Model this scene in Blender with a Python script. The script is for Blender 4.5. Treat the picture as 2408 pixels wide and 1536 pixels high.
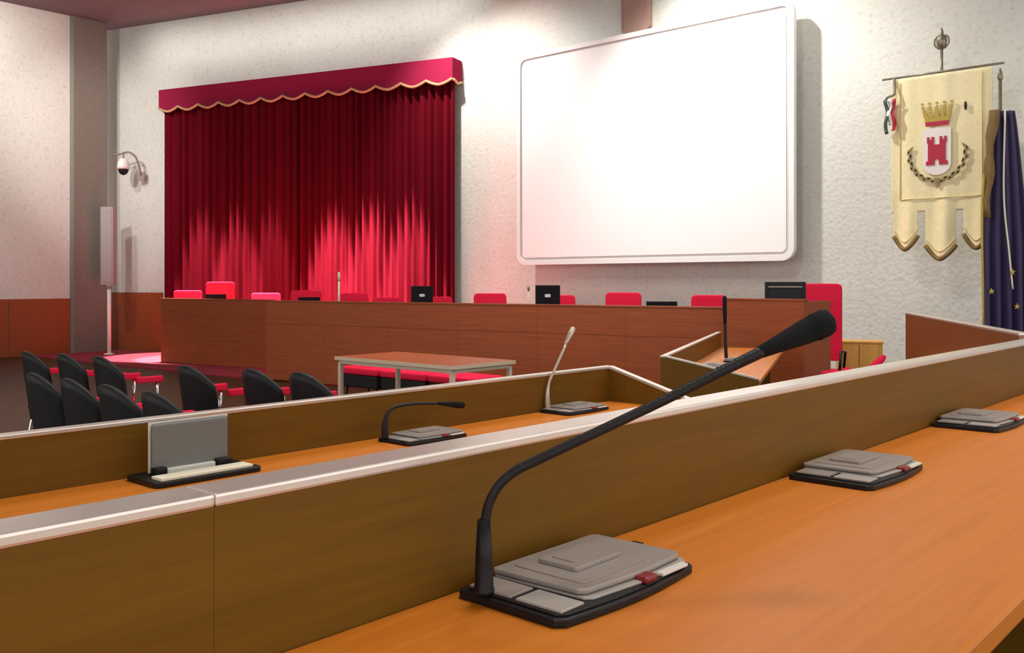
import bpy, bmesh, math, random
from mathutils import Vector, Matrix, Quaternion
random.seed(7)
for o in list(bpy.data.objects): bpy.data.objects.remove(o, do_unlink=True)
scene = bpy.context.scene
COL = scene.collection

# ------------------------------------------------------------------ camera
FPX, CX, HZ, CZ = 2200.0, 1204.0, 665.0, 1.40
YAW = math.radians(41.6)
cd = bpy.data.cameras.new('camera'); cam = bpy.data.objects.new('camera', cd); COL.objects.link(cam)
cd.sensor_width = 36.0; cd.lens = FPX / 2408.0 * 36.0
cd.shift_y = -(768.0 - HZ) / 2408.0
cd.clip_start = 0.05; cd.clip_end = 200
cam.location = (0, 0, CZ); cam.rotation_euler = (math.radians(90), 0, YAW)
scene.camera = cam

# ------------------------------------------------------------------ world, lamps, exposure
w = bpy.data.worlds.new('world'); scene.world = w; w.use_nodes = True
bg = w.node_tree.nodes['Background']; bg.inputs[0].default_value = (1.0, 0.975, 0.94, 1); bg.inputs[1].default_value = 1.2
vs = scene.view_settings
vs.view_transform = 'Standard'; vs.look = 'None'; vs.gamma = 1.0; vs.use_curve_mapping = False
vs.exposure = 0.4

def area(name, loc, size, power, rot=(0, 0, 0), color=(1, 0.955, 0.90), spread=180, sy=None):
    l = bpy.data.lights.new(name, 'AREA'); l.energy = power; l.color = color
    l.size = size; l.spread = math.radians(spread)
    if sy: l.shape = 'RECTANGLE'; l.size_y = sy
    o = bpy.data.objects.new(name, l); COL.objects.link(o); o.location = loc; o.rotation_euler = rot
    return o
def spot(name, loc, target, power, angle, blend=0.3, size=0.08, color=(1, 0.955, 0.90)):
    l = bpy.data.lights.new(name, 'SPOT'); l.energy = power; l.color = color
    l.spot_size = math.radians(angle); l.spot_blend = blend; l.shadow_soft_size = size
    o = bpy.data.objects.new(name, l); COL.objects.link(o); o.location = loc
    d = Vector(target) - Vector(loc); o.rotation_euler = d.to_track_quat('-Z', 'Y').to_euler()
    return o
CEIL = 6.66
# wall washers along the back wall
for x, p in ((-10.9, 640), (-6.6, 860), (-4.3, 70), (-0.8, 170)):
    spot('wall_washer', (x, 9.4, CEIL - 0.12), (x + 0.8, 11.6, 2.6), p, 100, 0.9, 0.12)
spot('wall_fill_spot', (-4.5, 4.5, CEIL - 0.12), (-6.0, 11.6, 2.4), 260, 70, 0.8, 0.2)  # unseen spot added to even the light on the back wall
spot('wall_fill_spot', (-14.5, 3.5, CEIL - 0.12), (-18.5, 9.1, 3.8), 900, 40, 0.9, 0.2)  # unseen spot added to brighten the far left corner walls
# downlights above the stage curtain and the wall left of it
for x, y, p in ((-16.30, 8.86, 8200), (-15.50, 9.10, 11500), (-14.73, 9.34, 5600), (-13.37, 9.76, 23000), (-12.59, 10.01, 25000), (-11.84, 10.24, 22000)):
    spot('curtain_downlight', (x, y, CEIL - 0.1), (x, y, 0), p, 23.2, 0.22, 0.05)
# unseen fill strip, added to brighten the wall above the pelmet
area('wall_top_fill', (-14.2, 9.3, CEIL - 0.12), 7.5, 16, (math.radians(62), 0, math.radians(17.2)), spread=75, sy=0.12)
spot('side_fill', (-16.6, 5.0, CEIL - 0.12), (-18.9, 6.2, 4.2), 360, 120, 0.9, 0.15)  # unseen lamp, added for more light on the left wall
# general ceiling panels over the hall
for x, y, p in ((-0.6, 2.2, 40), (-2.6, 5.2, 50), (-6.8, 6.2, 90), (-11.0, 4.5, 50), (-5.5, 1.0, 40)):
    area('ceiling_panel', (x, y, CEIL - 0.05), 1.2, p, spread=110)

# ------------------------------------------------------------------ geometry helpers
CS, SN = math.cos(YAW), math.sin(YAW)
RGT = Vector((CS, SN, 0)); FWD = Vector((-SN, CS, 0)); EYE = Vector((0, 0, CZ))
def ray(u, v): return RGT * ((u - CX) / FPX) + FWD + Vector((0, 0, (HZ - v) / FPX))
def at(u, v, d): return EYE + ray(u, v) * d
def on_z(u, v, z):
    r = ray(u, v); return EYE + r * ((z - CZ) / r.z)
def on_y(u, v, y):
    r = ray(u, v); return EYE + r * (y / r.y)
def on_x(u, v, x):
    r = ray(u, v); return EYE + r * (x / r.x)

def link(name, bm, m, parent=None, smooth=False, kind=None, normals=True):
    if normals: bmesh.ops.recalc_face_normals(bm, faces=bm.faces)
    me = bpy.data.meshes.new(name); bm.to_mesh(me); bm.free()
    if smooth:
        for p in me.polygons: p.use_smooth = True
    me.materials.append(m)
    o = bpy.data.objects.new(name, me); COL.objects.link(o)
    if parent is not None: o.parent = parent
    if kind: o['kind'] = kind
    return o
def empty(name, loc, rz=0.0):
    o = bpy.data.objects.new(name, None); COL.objects.link(o)
    o.empty_display_size = 0.05; o.location = loc; o.rotation_euler = (0, 0, rz); return o
def tag(o, label, cat, group=None):
    o['label'] = label; o['category'] = cat
    if group: o['group'] = group
    return o
def copy_tree(o, parent=None):
    c = o.copy(); COL.objects.link(c)
    if parent is not None: c.parent = parent
    for ch in [k for k in bpy.data.objects if k.parent == o]:
        copy_tree(ch, c)
    return c
def abox(bm, b, bev=0.0, seg=2):
    x0, x1, y0, y1, z0, z1 = b
    t = bmesh.new()
    vs_ = [t.verts.new(p) for p in ((x0,y0,z0),(x1,y0,z0),(x1,y1,z0),(x0,y1,z0),(x0,y0,z1),(x1,y0,z1),(x1,y1,z1),(x0,y1,z1))]
    for f in ((0,3,2,1),(4,5,6,7),(0,1,5,4),(1,2,6,5),(2,3,7,6),(3,0,4,7)): t.faces.new([vs_[i] for i in f])
    if bev: bmesh.ops.bevel(t, geom=t.edges[:], offset=bev, segments=seg, profile=0.6, affect='EDGES')
    me = bpy.data.meshes.new('t'); t.to_mesh(me); t.free(); bm.from_mesh(me); bpy.data.meshes.remove(me)
def box(name, b, m, parent=None, bev=0.003, seg=2, smooth=False):
    bm = bmesh.new(); abox(bm, b, bev, seg); return link(name, bm, m, parent, smooth)
def aprism(bm, poly, fn, t0, t1, bev=0.0):
    """poly: 2-D outline, fn(a,b,t)->xyz, extruded t0..t1"""
    t = bmesh.new()
    lo = [t.verts.new(fn(a, b, t0)) for a, b in poly]; hi = [t.verts.new(fn(a, b, t1)) for a, b in poly]
    n = len(poly)
    t.faces.new(lo[::-1]); t.faces.new(hi)
    for i in range(n): t.faces.new((lo[i], lo[(i+1) % n], hi[(i+1) % n], hi[i]))
    bmesh.ops.recalc_face_normals(t, faces=t.faces)
    if bev: bmesh.ops.bevel(t, geom=t.edges[:], offset=bev, segments=2, profile=0.6, affect='EDGES')
    me = bpy.data.meshes.new('t'); t.to_mesh(me); t.free(); bm.from_mesh(me); bpy.data.meshes.remove(me)
XY = lambda a, b, t: (a, b, t)
XZ = lambda a, b, t: (a, t, b)
YZ = lambda a, b, t: (t, a, b)
def prism(name, poly, fn, t0, t1, m, parent=None, bev=0.0, smooth=False):
    bm = bmesh.new(); aprism(bm, poly, fn, t0, t1, bev); return link(name, bm, m, parent, smooth)
def atube(bm, pts, radii, n=12, cap=True):
    pts = [Vector(p) for p in pts]
    if not hasattr(radii, '__len__'): radii = [radii] * len(pts)
    rings = []; up = None
    for i, p in enumerate(pts):
        d = (pts[min(i+1, len(pts)-1)] - pts[max(i-1, 0)]).normalized()
        if up is None:
            up = Vector((0, 0, 1)) if abs(d.z) < 0.9 else Vector((1, 0, 0))
        up = (up - d * up.dot(d)).normalized(); s = d.cross(up)
        rings.append([bm.verts.new(p + (up * math.cos(2*math.pi*k/n) + s * math.sin(2*math.pi*k/n)) * radii[i]) for k in range(n)])
    for a, b in zip(rings, rings[1:]):
        for k in range(n): bm.faces.new((a[k], a[(k+1) % n], b[(k+1) % n], b[k]))
    if cap:
        bm.faces.new(rings[0][::-1]); bm.faces.new(rings[-1])
def tube(name, pts, radii, m, parent=None, n=12):
    bm = bmesh.new(); atube(bm, pts, radii, n); return link(name, bm, m, parent, True)
def smooth_path(pts, k=6):
    pts = [Vector(p) for p in pts]; P = [pts[0]*2-pts[1]] + pts + [pts[-1]*2-pts[-2]]; out = []
    for i in range(1, len(P)-2):
        for j in range(k):
            t = j / k; a, b, c, d = P[i-1], P[i], P[i+1], P[i+2]
            out.append(0.5*((2*b)+(c-a)*t+(2*a-5*b+4*c-d)*t*t+(3*b-a-3*c+d)*t**3))
    out.append(pts[-1]); return out
def lathe(name, prof, m, parent=None, n=24, loc=(0, 0, 0)):
    bm = bmesh.new(); rings = []
    for r, z in prof:
        rings.append([bm.verts.new((loc[0]+r*math.cos(2*math.pi*k/n), loc[1]+r*math.sin(2*math.pi*k/n), loc[2]+z)) for k in range(n)])
    for a, b in zip(rings, rings[1:]):
        for k in range(n): bm.faces.new((a[k], a[(k+1) % n], b[(k+1) % n], b[k]))
    bm.faces.new(rings[0][::-1]); bm.faces.new(rings[-1])
    return link(name, bm, m, parent, True)
def rrect(x0, x1, y0, y1, r, n=6):
    out = []
    for cx, cy, a0 in ((x1-r, y1-r, 0), (x0+r, y1-r, 90), (x0+r, y0+r, 180), (x1-r, y0+r, 270)):
        for i in range(n+1):
            a = math.radians(a0 + 90*i/n); out.append((cx + r*math.cos(a), cy + r*math.sin(a)))
    return out
def ring_prism(name, outer, inner, fn, t0, t1, m, parent=None):
    bm = bmesh.new(); n = len(outer)
    L = [[bm.verts.new(fn(a, b, t)) for a, b in poly] for poly in (outer, inner) for t in (t0, t1)]
    o0, o1, i0, i1 = L
    for k in range(n):
        j = (k+1) % n
        bm.faces.new((o0[k], o0[j], o1[j], o1[k])); bm.faces.new((i0[k], i1[k], i1[j], i0[j]))
        bm.faces.new((o1[k], o1[j], i1[j], i1[k])); bm.faces.new((o0[k], i0[k], i0[j], o0[j]))
    return link(name, bm, m, parent)

# ------------------------------------------------------------------ materials
def srgb(r, g, b):
    f = lambda c: (c/255/12.92) if c/255 <= 0.04045 else ((c/255+0.055)/1.055)**2.4
    return (f(r), f(g), f(b), 1)
def base_mat(name):
    m = bpy.data.materials.new(name); m.use_nodes = True
    nt = m.node_tree; return m, nt, nt.nodes['Principled BSDF']
def plain(name, col, rough=0.5, metal=0.0, var=0.0, bump=0.0, scale=60.0, coat=0.0, sheen=0.0):
    m, nt, b = base_mat(name)
    b.inputs['Base Color'].default_value = col; b.inputs['Roughness'].default_value = rough
    b.inputs['Metallic'].default_value = metal
    if coat: b.inputs['Coat Weight'].default_value = coat; b.inputs['Coat Roughness'].default_value = 0.15
    if name.endswith('velvet') or name.endswith('fabric'): b.inputs['Specular IOR Level'].default_value = 0.02
    if name in ('black_plastic', 'black_shell', 'mic_foam', 'gooseneck_rubber', 'dark_display'): b.inputs['Specular IOR Level'].default_value = 0.22
    if sheen: b.inputs['Sheen Weight'].default_value = sheen
    tc = nt.nodes.new('ShaderNodeTexCoord'); nz = nt.nodes.new('ShaderNodeTexNoise')
    nz.inputs['Scale'].default_value = scale; nz.inputs['Detail'].default_value = 5
    nt.links.new(tc.outputs['Object'], nz.inputs['Vector'])
    mx = nt.nodes.new('ShaderNodeMixRGB'); mx.blend_type = 'MULTIPLY'; mx.inputs[0].default_value = 1
    rp = nt.nodes.new('ShaderNodeValToRGB')
    rp.color_ramp.elements[0].position = 0.3; rp.color_ramp.elements[1].position = 0.7
    v0 = 1 - max(var, 0.03); rp.color_ramp.elements[0].color = (v0, v0, v0, 1)
    nt.links.new(nz.outputs['Fac'], rp.inputs[0]); mx.inputs[1].default_value = col
    nt.links.new(rp.outputs[0], mx.inputs[2]); nt.links.new(mx.outputs[0], b.inputs['Base Color'])
    if bump:
        bp = nt.nodes.new('ShaderNodeBump'); bp.inputs['Strength'].default_value = bump; bp.inputs['Distance'].default_value = 0.01
        nt.links.new(nz.outputs['Fac'], bp.inputs['Height']); nt.links.new(bp.outputs[0], b.inputs['Normal'])
    return m
def wood(name, c0, c1, stretch=(14, 1.2, 14), rough=0.35, coat=0.0, spec=0.5):
    m, nt, b = base_mat(name); b.inputs['Roughness'].default_value = rough
    b.inputs['Specular IOR Level'].default_value = spec
    if coat: b.inputs['Coat Weight'].default_value = coat; b.inputs['Coat Roughness'].default_value = 0.2
    tc = nt.nodes.new('ShaderNodeTexCoord'); mp = nt.nodes.new('ShaderNodeMapping'); mp.inputs['Scale'].default_value = stretch
    n1 = nt.nodes.new('ShaderNodeTexNoise'); n1.inputs['Scale'].default_value = 2.2; n1.inputs['Detail'].default_value = 9; n1.inputs['Distortion'].default_value = 0.7
    n2 = nt.nodes.new('ShaderNodeTexNoise'); n2.inputs['Scale'].default_value = 14; n2.inputs['Detail'].default_value = 4
    mi = nt.nodes.new('ShaderNodeMath'); mi.operation = 'MULTIPLY_ADD'; mi.inputs[1].default_value = 0.35
    ml = nt.nodes.new('ShaderNodeMath'); ml.operation = 'MULTIPLY'; ml.inputs[1].default_value = 0.7
    rp = nt.nodes.new('ShaderNodeValToRGB'); rp.color_ramp.elements[0].position = 0.34; rp.color_ramp.elements[1].position = 0.68
    rp.color_ramp.elements[0].color = c0; rp.color_ramp.elements[1].color = c1
    nt.links.new(tc.outputs['Object'], mp.inputs['Vector'])
    for n in (n1, n2): nt.links.new(mp.outputs[0], n.inputs['Vector'])
    nt.links.new(n1.outputs['Fac'], ml.inputs[0]); nt.links.new(n2.outputs['Fac'], mi.inputs[0]); nt.links.new(ml.outputs[0], mi.inputs[2])
    nt.links.new(mi.outputs[0], rp.inputs[0]); nt.links.new(rp.outputs[0], b.inputs['Base Color'])
    bp = nt.nodes.new('ShaderNodeBump'); bp.inputs['Strength'].default_value = 0.05; bp.inputs['Distance'].default_value = 0.002
    nt.links.new(n2.outputs['Fac'], bp.inputs['Height']); nt.links.new(bp.outputs[0], b.inputs['Normal'])
    return m
def plaster(name, col, dark, bump=0.16, scale=15.0):
    m, nt, b = base_mat(name); b.inputs['Roughness'].default_value = 0.9; b.inputs['Specular IOR Level'].default_value = 0.2
    tc = nt.nodes.new('ShaderNodeTexCoord')
    n1 = nt.nodes.new('ShaderNodeTexNoise'); n1.inputs['Scale'].default_value = scale; n1.inputs['Detail'].default_value = 8; n1.inputs['Roughness'].default_value = 0.65
    n2 = nt.nodes.new('ShaderNodeTexNoise'); n2.inputs['Scale'].default_value = 0.5; n2.inputs['Detail'].default_value = 3
    vo = nt.nodes.new('ShaderNodeTexVoronoi'); vo.inputs['Scale'].default_value = scale * 1.3
    for n in (n1, n2, vo): nt.links.new(tc.outputs['Object'], n.inputs['Vector'])
    rp = nt.nodes.new('ShaderNodeValToRGB'); rp.color_ramp.elements[0].position = 0.25; rp.color_ramp.elements[1].position = 0.48
    rp.color_ramp.elements[0].color = dark; rp.color_ramp.elements[1].color = col
    nt.links.new(n1.outputs['Fac'], rp.inputs[0])
    mx = nt.nodes.new('ShaderNodeMixRGB'); mx.blend_type = 'MULTIPLY'; mx.inputs[0].default_value = 1
    r2 = nt.nodes.new('ShaderNodeValToRGB'); r2.color_ramp.elements[0].color = (0.93, 0.92, 0.9, 1); r2.color_ramp.elements[0].position = 0.35; r2.color_ramp.elements[1].position = 0.6
    nt.links.new(n2.outputs['Fac'], r2.inputs[0]); nt.links.new(rp.outputs[0], mx.inputs[1]); nt.links.new(r2.outputs[0], mx.inputs[2])
    nt.links.new(mx.outputs[0], b.inputs['Base Color'])
    ad = nt.nodes.new('ShaderNodeMath'); ad.operation = 'ADD'
    nt.links.new(n1.outputs['Fac'], ad.inputs[0]); nt.links.new(vo.outputs['Distance'], ad.inputs[1])
    bp = nt.nodes.new('ShaderNodeBump'); bp.inputs['Strength'].default_value = bump; bp.inputs['Distance'].default_value = 0.03
    nt.links.new(ad.outputs[0], bp.inputs['Height']); nt.links.new(bp.outputs[0], b.inputs['Normal'])
    return m

M = {}
M['plaster'] = plaster('plaster', (0.69, 0.695, 0.645, 1), (0.54, 0.535, 0.485, 1))
M['ceiling'] = plain('ceiling_paint', (0.20, 0.16, 0.17, 1), 0.9, var=0.1, scale=4)
M['pillar'] = plain('pillar_paint', (0.215, 0.195, 0.165, 1), 0.8, var=0.12, bump=0.1, scale=14)
M['parquet'] = wood('parquet', (0.035, 0.014, 0.006, 1), (0.075, 0.030, 0.012, 1), (3, 3, 3), 0.5, spec=0.2)
M['red_carpet'] = plain('red_carpet', (0.32, 0.015, 0.034, 1), 0.95, var=0.3, bump=0.4, scale=150)
M['tier_carpet'] = plain('tier_carpet', (0.05, 0.035, 0.03, 1), 0.95, var=0.3, bump=0.4, scale=150)
M['bench'] = wood('bench_veneer_shaded', (0.135, 0.062, 0.007, 1), (0.170, 0.080, 0.009, 1), (20, 1.0, 20), 0.45, spec=0.12)  # darker copy of the desk wood, the panels' shade put into its colour
M['polished'] = wood('polished_veneer', (0.20, 0.060, 0.014, 1), (0.26, 0.085, 0.020, 1), (20, 1.0, 20), 0.22, coat=0.6, spec=0.6)
M['desk'] = wood('desk_veneer_lit', (0.58, 0.165, 0.012, 1), (0.68, 0.21, 0.020, 1), (26, 1.0, 26), 0.40, spec=0.35)  # same wood as the panels, in its lit tone
M['rostrum'] = wood('rostrum_veneer', (0.235, 0.052, 0.016, 1), (0.35, 0.085, 0.026, 1), (0.9, 18, 22), 0.45, spec=0.25)
M['oak'] = wood('oak_veneer', (0.55, 0.26, 0.04, 1), (0.66, 0.34, 0.06, 1), (14, 14, 1.2), 0.4)
M['edge'] = plain('edge_strip', (0.78, 0.71, 0.64, 1), 0.34, metal=0.75, var=0.06, scale=30)
M['cream_edge'] = plain('cream_edge', (0.72, 0.60, 0.42, 1), 0.45, var=0.05)
M['white_metal'] = plain('white_metal', (0.72, 0.62, 0.48, 1), 0.4, var=0.05)
M['velvet'] = plain('red_velvet', (0.145, 0.0050, 0.013, 1), 0.95, var=0.22, bump=0.2, scale=90)
M['pelmet'] = plain('pelmet_velvet', (0.37, 0.022, 0.070, 1), 0.95, var=0.3, bump=0.2, scale=60)
M['braid'] = plain('gold_braid', (0.70, 0.46, 0.22, 1), 0.5, var=0.3, bump=0.5, scale=120)
M['screen'] = plain('screen_white', (0.93, 0.93, 0.92, 1), 0.6, var=0.02)
M['screen_frame'] = plain('screen_frame', (0.88, 0.87, 0.85, 1), 0.35, var=0.02)
M['lip_shade_grey'] = plain('lip_shade_grey', (0.66, 0.63, 0.61, 1), 0.5)
M['black'] = plain('black_plastic', (0.013, 0.012, 0.013, 1), 0.38, var=0.15, bump=0.05, scale=200)
M['shell'] = plain('black_shell', (0.016, 0.016, 0.017, 1), 0.45, var=0.2, scale=20)
M['foam'] = plain('mic_foam', (0.010, 0.010, 0.012, 1), 0.8, var=0.4, bump=0.6, scale=500)
M['goose'] = plain('gooseneck_rubber', (0.016, 0.014, 0.015, 1), 0.42, bump=0.2, scale=300)
M['taupe'] = plain('taupe_plastic', (0.31, 0.262, 0.23, 1), 0.40, var=0.06, scale=200)
M['taupe_l'] = plain('light_taupe_plastic', (0.42, 0.375, 0.34, 1), 0.35, var=0.06, scale=200)
M['pale'] = plain('pale_plastic', (0.72, 0.70, 0.62, 1), 0.35)
M['paper'] = plain('cream_paper', (0.86, 0.80, 0.62, 1), 0.7)
M['grey_lid'] = plain('grey_lid', (0.17, 0.175, 0.165, 1), 0.5, var=0.05, scale=40)
M['red_key'] = plain('red_key', (0.22, 0.012, 0.012, 1), 0.35)
M['red_fabric'] = plain('red_fabric', (0.82, 0.024, 0.070, 1), 0.8, var=0.12, bump=0.2, scale=160)
M['chrome'] = plain('chrome', (0.75, 0.75, 0.76, 1), 0.18, metal=1.0)
M['silver'] = plain('silver_stem', (0.55, 0.44, 0.36, 1), 0.35, metal=0.6)
M['dark_screen'] = plain('dark_display', (0.012, 0.013, 0.017, 1), 0.2)
M['logo'] = plain('pale_mark', (0.6, 0.6, 0.62, 1), 0.4)
M['banner'] = plain('cream_satin', (0.92, 0.81, 0.47, 1), 0.5, var=0.10, bump=0.1, scale=25, sheen=0.2)
M['banner_edge'] = plain('banner_border', (0.74, 0.60, 0.26, 1), 0.55, var=0.2, scale=80)
M['fringe'] = plain('gold_fringe', (0.33, 0.20, 0.06, 1), 0.7, var=0.5, bump=0.8, scale=200)
M['brass'] = plain('aged_brass', (0.30, 0.26, 0.19, 1), 0.35, metal=0.5, var=0.3)
M['e_white'] = plain('emblem_white', (0.85, 0.80, 0.76, 1), 0.6)
M['e_red'] = plain('emblem_red', (0.50, 0.012, 0.05, 1), 0.6, var=0.2, scale=40)
M['e_gold'] = plain('emblem_gold', (0.55, 0.40, 0.06, 1), 0.5, var=0.3, scale=60)
M['e_olive'] = plain('emblem_olive', (0.33, 0.25, 0.10, 1), 0.6, var=0.4, scale=60)
M['navy'] = plain('navy_satin', (0.028, 0.013, 0.080, 1), 0.6, var=0.2, scale=30, sheen=0.2)
M['green'] = plain('ribbon_green', (0.045, 0.085, 0.05, 1), 0.6)
M['white_dome'] = plain('white_dome', (0.85, 0.83, 0.78, 1), 0.35)
M['bracket'] = plain('bracket_grey', (0.26, 0.22, 0.18, 1), 0.5)
M['grey_box'] = plain('loudspeaker_grey', (0.36, 0.32, 0.31, 1), 0.6, var=0.08, scale=40)
M['plaque'] = plain('plaque_rose', (0.44, 0.27, 0.22, 1), 0.6, var=0.1, scale=10)

# ------------------------------------------------------------------ the room
def struct(o): o['kind'] = 'structure'; return o
YW = 11.6
CORN = on_y(1150, 600, YW); CORN.z = 0
TD = math.radians(24.4); DW = (RGT * -math.cos(TD) + FWD * math.sin(TD)).normalized()       # along the stage wall, leftwards
NW = Vector((DW.y, -DW.x, 0));
if NW.dot(CORN) > 0: NW = -NW                                                               # towards the room
def wallpt(t, off, z): p = CORN + DW * t + NW * off; return Vector((p.x, p.y, z))
XL = -18.75
struct(box('floor', (-22, 5.2, -8, 14, -0.12, 0), M['parquet'], bev=0))
struct(box('ceiling', (-22, 5.2, -8, 14, CEIL, CEIL + 0.15), M['ceiling'], bev=0))
struct(box('wall_back', (CORN.x - 0.05, 5.2, YW, YW + 0.2, 0, CEIL), M['plaster'], bev=0))
bm = bmesh.new()
aprism(bm, [tuple(wallpt(0, 0, 0).xy), tuple(wallpt(8.9, 0, 0).xy), tuple(wallpt(8.9, -0.2, 0).xy), tuple(wallpt(0, -0.2, 0).xy)], XY, 0, CEIL)
wall_stage = struct(link('wall_stage', bm, M['plaster']))
wall_left = struct(box('wall_left', (XL - 0.2, XL, -8, 8.12, 0, CEIL), M['plaster'], bev=0))
# wainscot boards
for k in range(6):
    y1 = 8.10 - k * 1.25
    box('wainscot_board', (XL, XL + 0.03, y1 - 1.235, y1, 0, 1.09), M['rostrum'], wall_left, 0.004)
for t0, t1 in ((7.30, 8.68),):
    bm = bmesh.new()
    aprism(bm, [tuple(wallpt(t0, 0, 0).xy), tuple(wallpt(t1, 0, 0).xy), tuple(wallpt(t1, 0.04, 0).xy), tuple(wallpt(t0, 0.04, 0).xy)], XY, 0, 1.2)
    link('wainscot_board', bm, M['rostrum'], wall_stage)
# grey corner pillar
pa, pb = at(172, 665, 18.36), at(252, 665, 18.95)
ax = (pb - pa).normalized(); back = Vector((-ax.y, ax.x, 0));
if back.dot(FWD) < 0: back = -back
bm = bmesh.new(); pts = [pa, pb, pb + back * 0.7, pa + back * 0.7]
aprism(bm, [(p.x, p.y) for p in pts], XY, 0, CEIL, 0.02); struct(link('column', bm, M['pillar']))
# red stage carpet and seating tiers
bm = bmesh.new(); aprism(bm, [(-18.70, 7.15), (-11.6, 7.62), (-11.2, 8.6), (-11.2, 11.2), (-18.70, 9.0)], XY, 0.0, 0.02)
struct(link('floor_carpet', bm, M['red_carpet']))
ZT2, ZT1 = 0.134, 0.29
bm = bmesh.new(); aprism(bm, [(-2.52, -6), (-2.52, 3.5), (-1.9, 3.75), (-0.9, 3.8), (-0.9, -6)], XY, 0, ZT2); struct(link('floor_tier_lower', bm, M['tier_carpet']))
bm = bmesh.new(); aprism(bm, [(-0.9, -6), (-0.9, 3.8), (-2.3, 6.5), (-1.6, 6.9), (4.9, 6.9), (4.9, -6)], XY, 0, ZT1); struct(link('floor_tier_upper', bm, M['tier_carpet']))

# ------------------------------------------------------------------ benches
def bench(loc, rz, length, joints, z_desk, z_ledge, depth, label, cheek_hi=False, cheek_lo=False, th=0.05, panel=None, drop=0.40):
    """local y runs along the bench, x=0 is the users' side of the upright panel, +x towards the users, z=0 the floor it stands on"""
    r = empty('council_bench', loc, rz)
    js = [0.0] + joints + [length]
    for a, b in zip(js, js[1:]):
        g = 0.0001
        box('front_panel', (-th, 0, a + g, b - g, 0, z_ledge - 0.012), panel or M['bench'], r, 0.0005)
        box('ledge_strip', (-th - 0.002, 0.002, a + g*0.5, b - g*0.5, z_ledge - 0.012, z_ledge), M['edge'], r, 0.003, smooth=False)
    bm = bmesh.new(); aprism(bm, [(0.0005, 0.001), (depth - 0.03, 0.001), (depth, 0.03), (depth, length - 0.03), (depth - 0.03, length - 0.001), (0.0005, length - 0.001)], XY, z_desk - 0.03, z_desk, 0.005)
    link('desk_top', bm, M['desk'], r)
    n = max(2, int(length / 1.6) + 1)
    for k in range(n):
        y = 0.03 + (length - 0.09) * k / (n - 1)
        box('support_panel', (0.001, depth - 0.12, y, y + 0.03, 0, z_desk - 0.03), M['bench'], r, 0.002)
    for on, y0, y1 in ((cheek_hi, length, length + 0.03), (cheek_lo, -0.03, 0)):
        if not on: continue
        zt = z_ledge - 0.010
        prof = [(-th, 0), (depth, 0), (depth, z_desk + 0.012), (drop, z_desk + 0.03), (0, zt), (-th, zt)]
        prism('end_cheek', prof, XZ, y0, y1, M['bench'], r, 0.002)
        e = 0.010
        prof = [(-th - 0.002, zt), (0, zt), (drop, z_desk + 0.03), (depth, z_desk + 0.012), (depth, z_desk + 0.012 + e), (drop, z_desk + 0.03 + e), (0.003, zt + e), (-th - 0.002, zt + e)]
        prism('cheek_strip', prof, XZ, y0 - 0.002, y1 + 0.002, M['edge'], r)
    tag(r, label, 'bench'); return r
XA, X2 = -0.775, -2.40
ZA, Z2, Z3 = 1.04, 0.884, 0.78
LA, L2 = 1.206, 1.035
bench((XA, -1.2, ZT1), 0, 4.95, [1.661], ZA - ZT1, LA - ZT1, 0.50, 'long wooden council bench in the foreground carrying the curved gooseneck microphone')
bench((X2, -1.4, ZT2), 0, 4.74, [0.9], Z2 - ZT2, L2 - ZT2, 0.50, 'wooden council bench in the row just beyond the nearest, with the upright grey display', cheek_hi=True, th=0.034)
b3 = on_z(1568, 836, 0.93); b3e = on_z(1705, 776, 0.93); d3 = b3e - b3
a3 = math.atan2(-d3.x, d3.y); len3 = d3.length - 0.35
bench((b3.x, b3.y, 0), a3, len3, [len3 * 0.5], Z3, 0.93, 0.58, 'far wooden council bench with sloping end cheek and orange desk, in front of the rostrum', cheek_lo=True, th=0.036, drop=0.5)
bB1 = on_z(2145, 735, 1.206); bB0 = on_z(2335, 768, 1.206); dB = (bB1 - bB0).normalized()
bB0 = bB0 - dB * 0.55
bench((bB0.x, bB0.y, ZT1), math.atan2(-dB.x, dB.y), (bB1 - bB0).length, [], ZA - ZT1 - 0.05, LA - ZT1, 0.45, 'angled wooden council bench at the right edge below the banner', th=0.04, panel=M['polished'])

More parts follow.
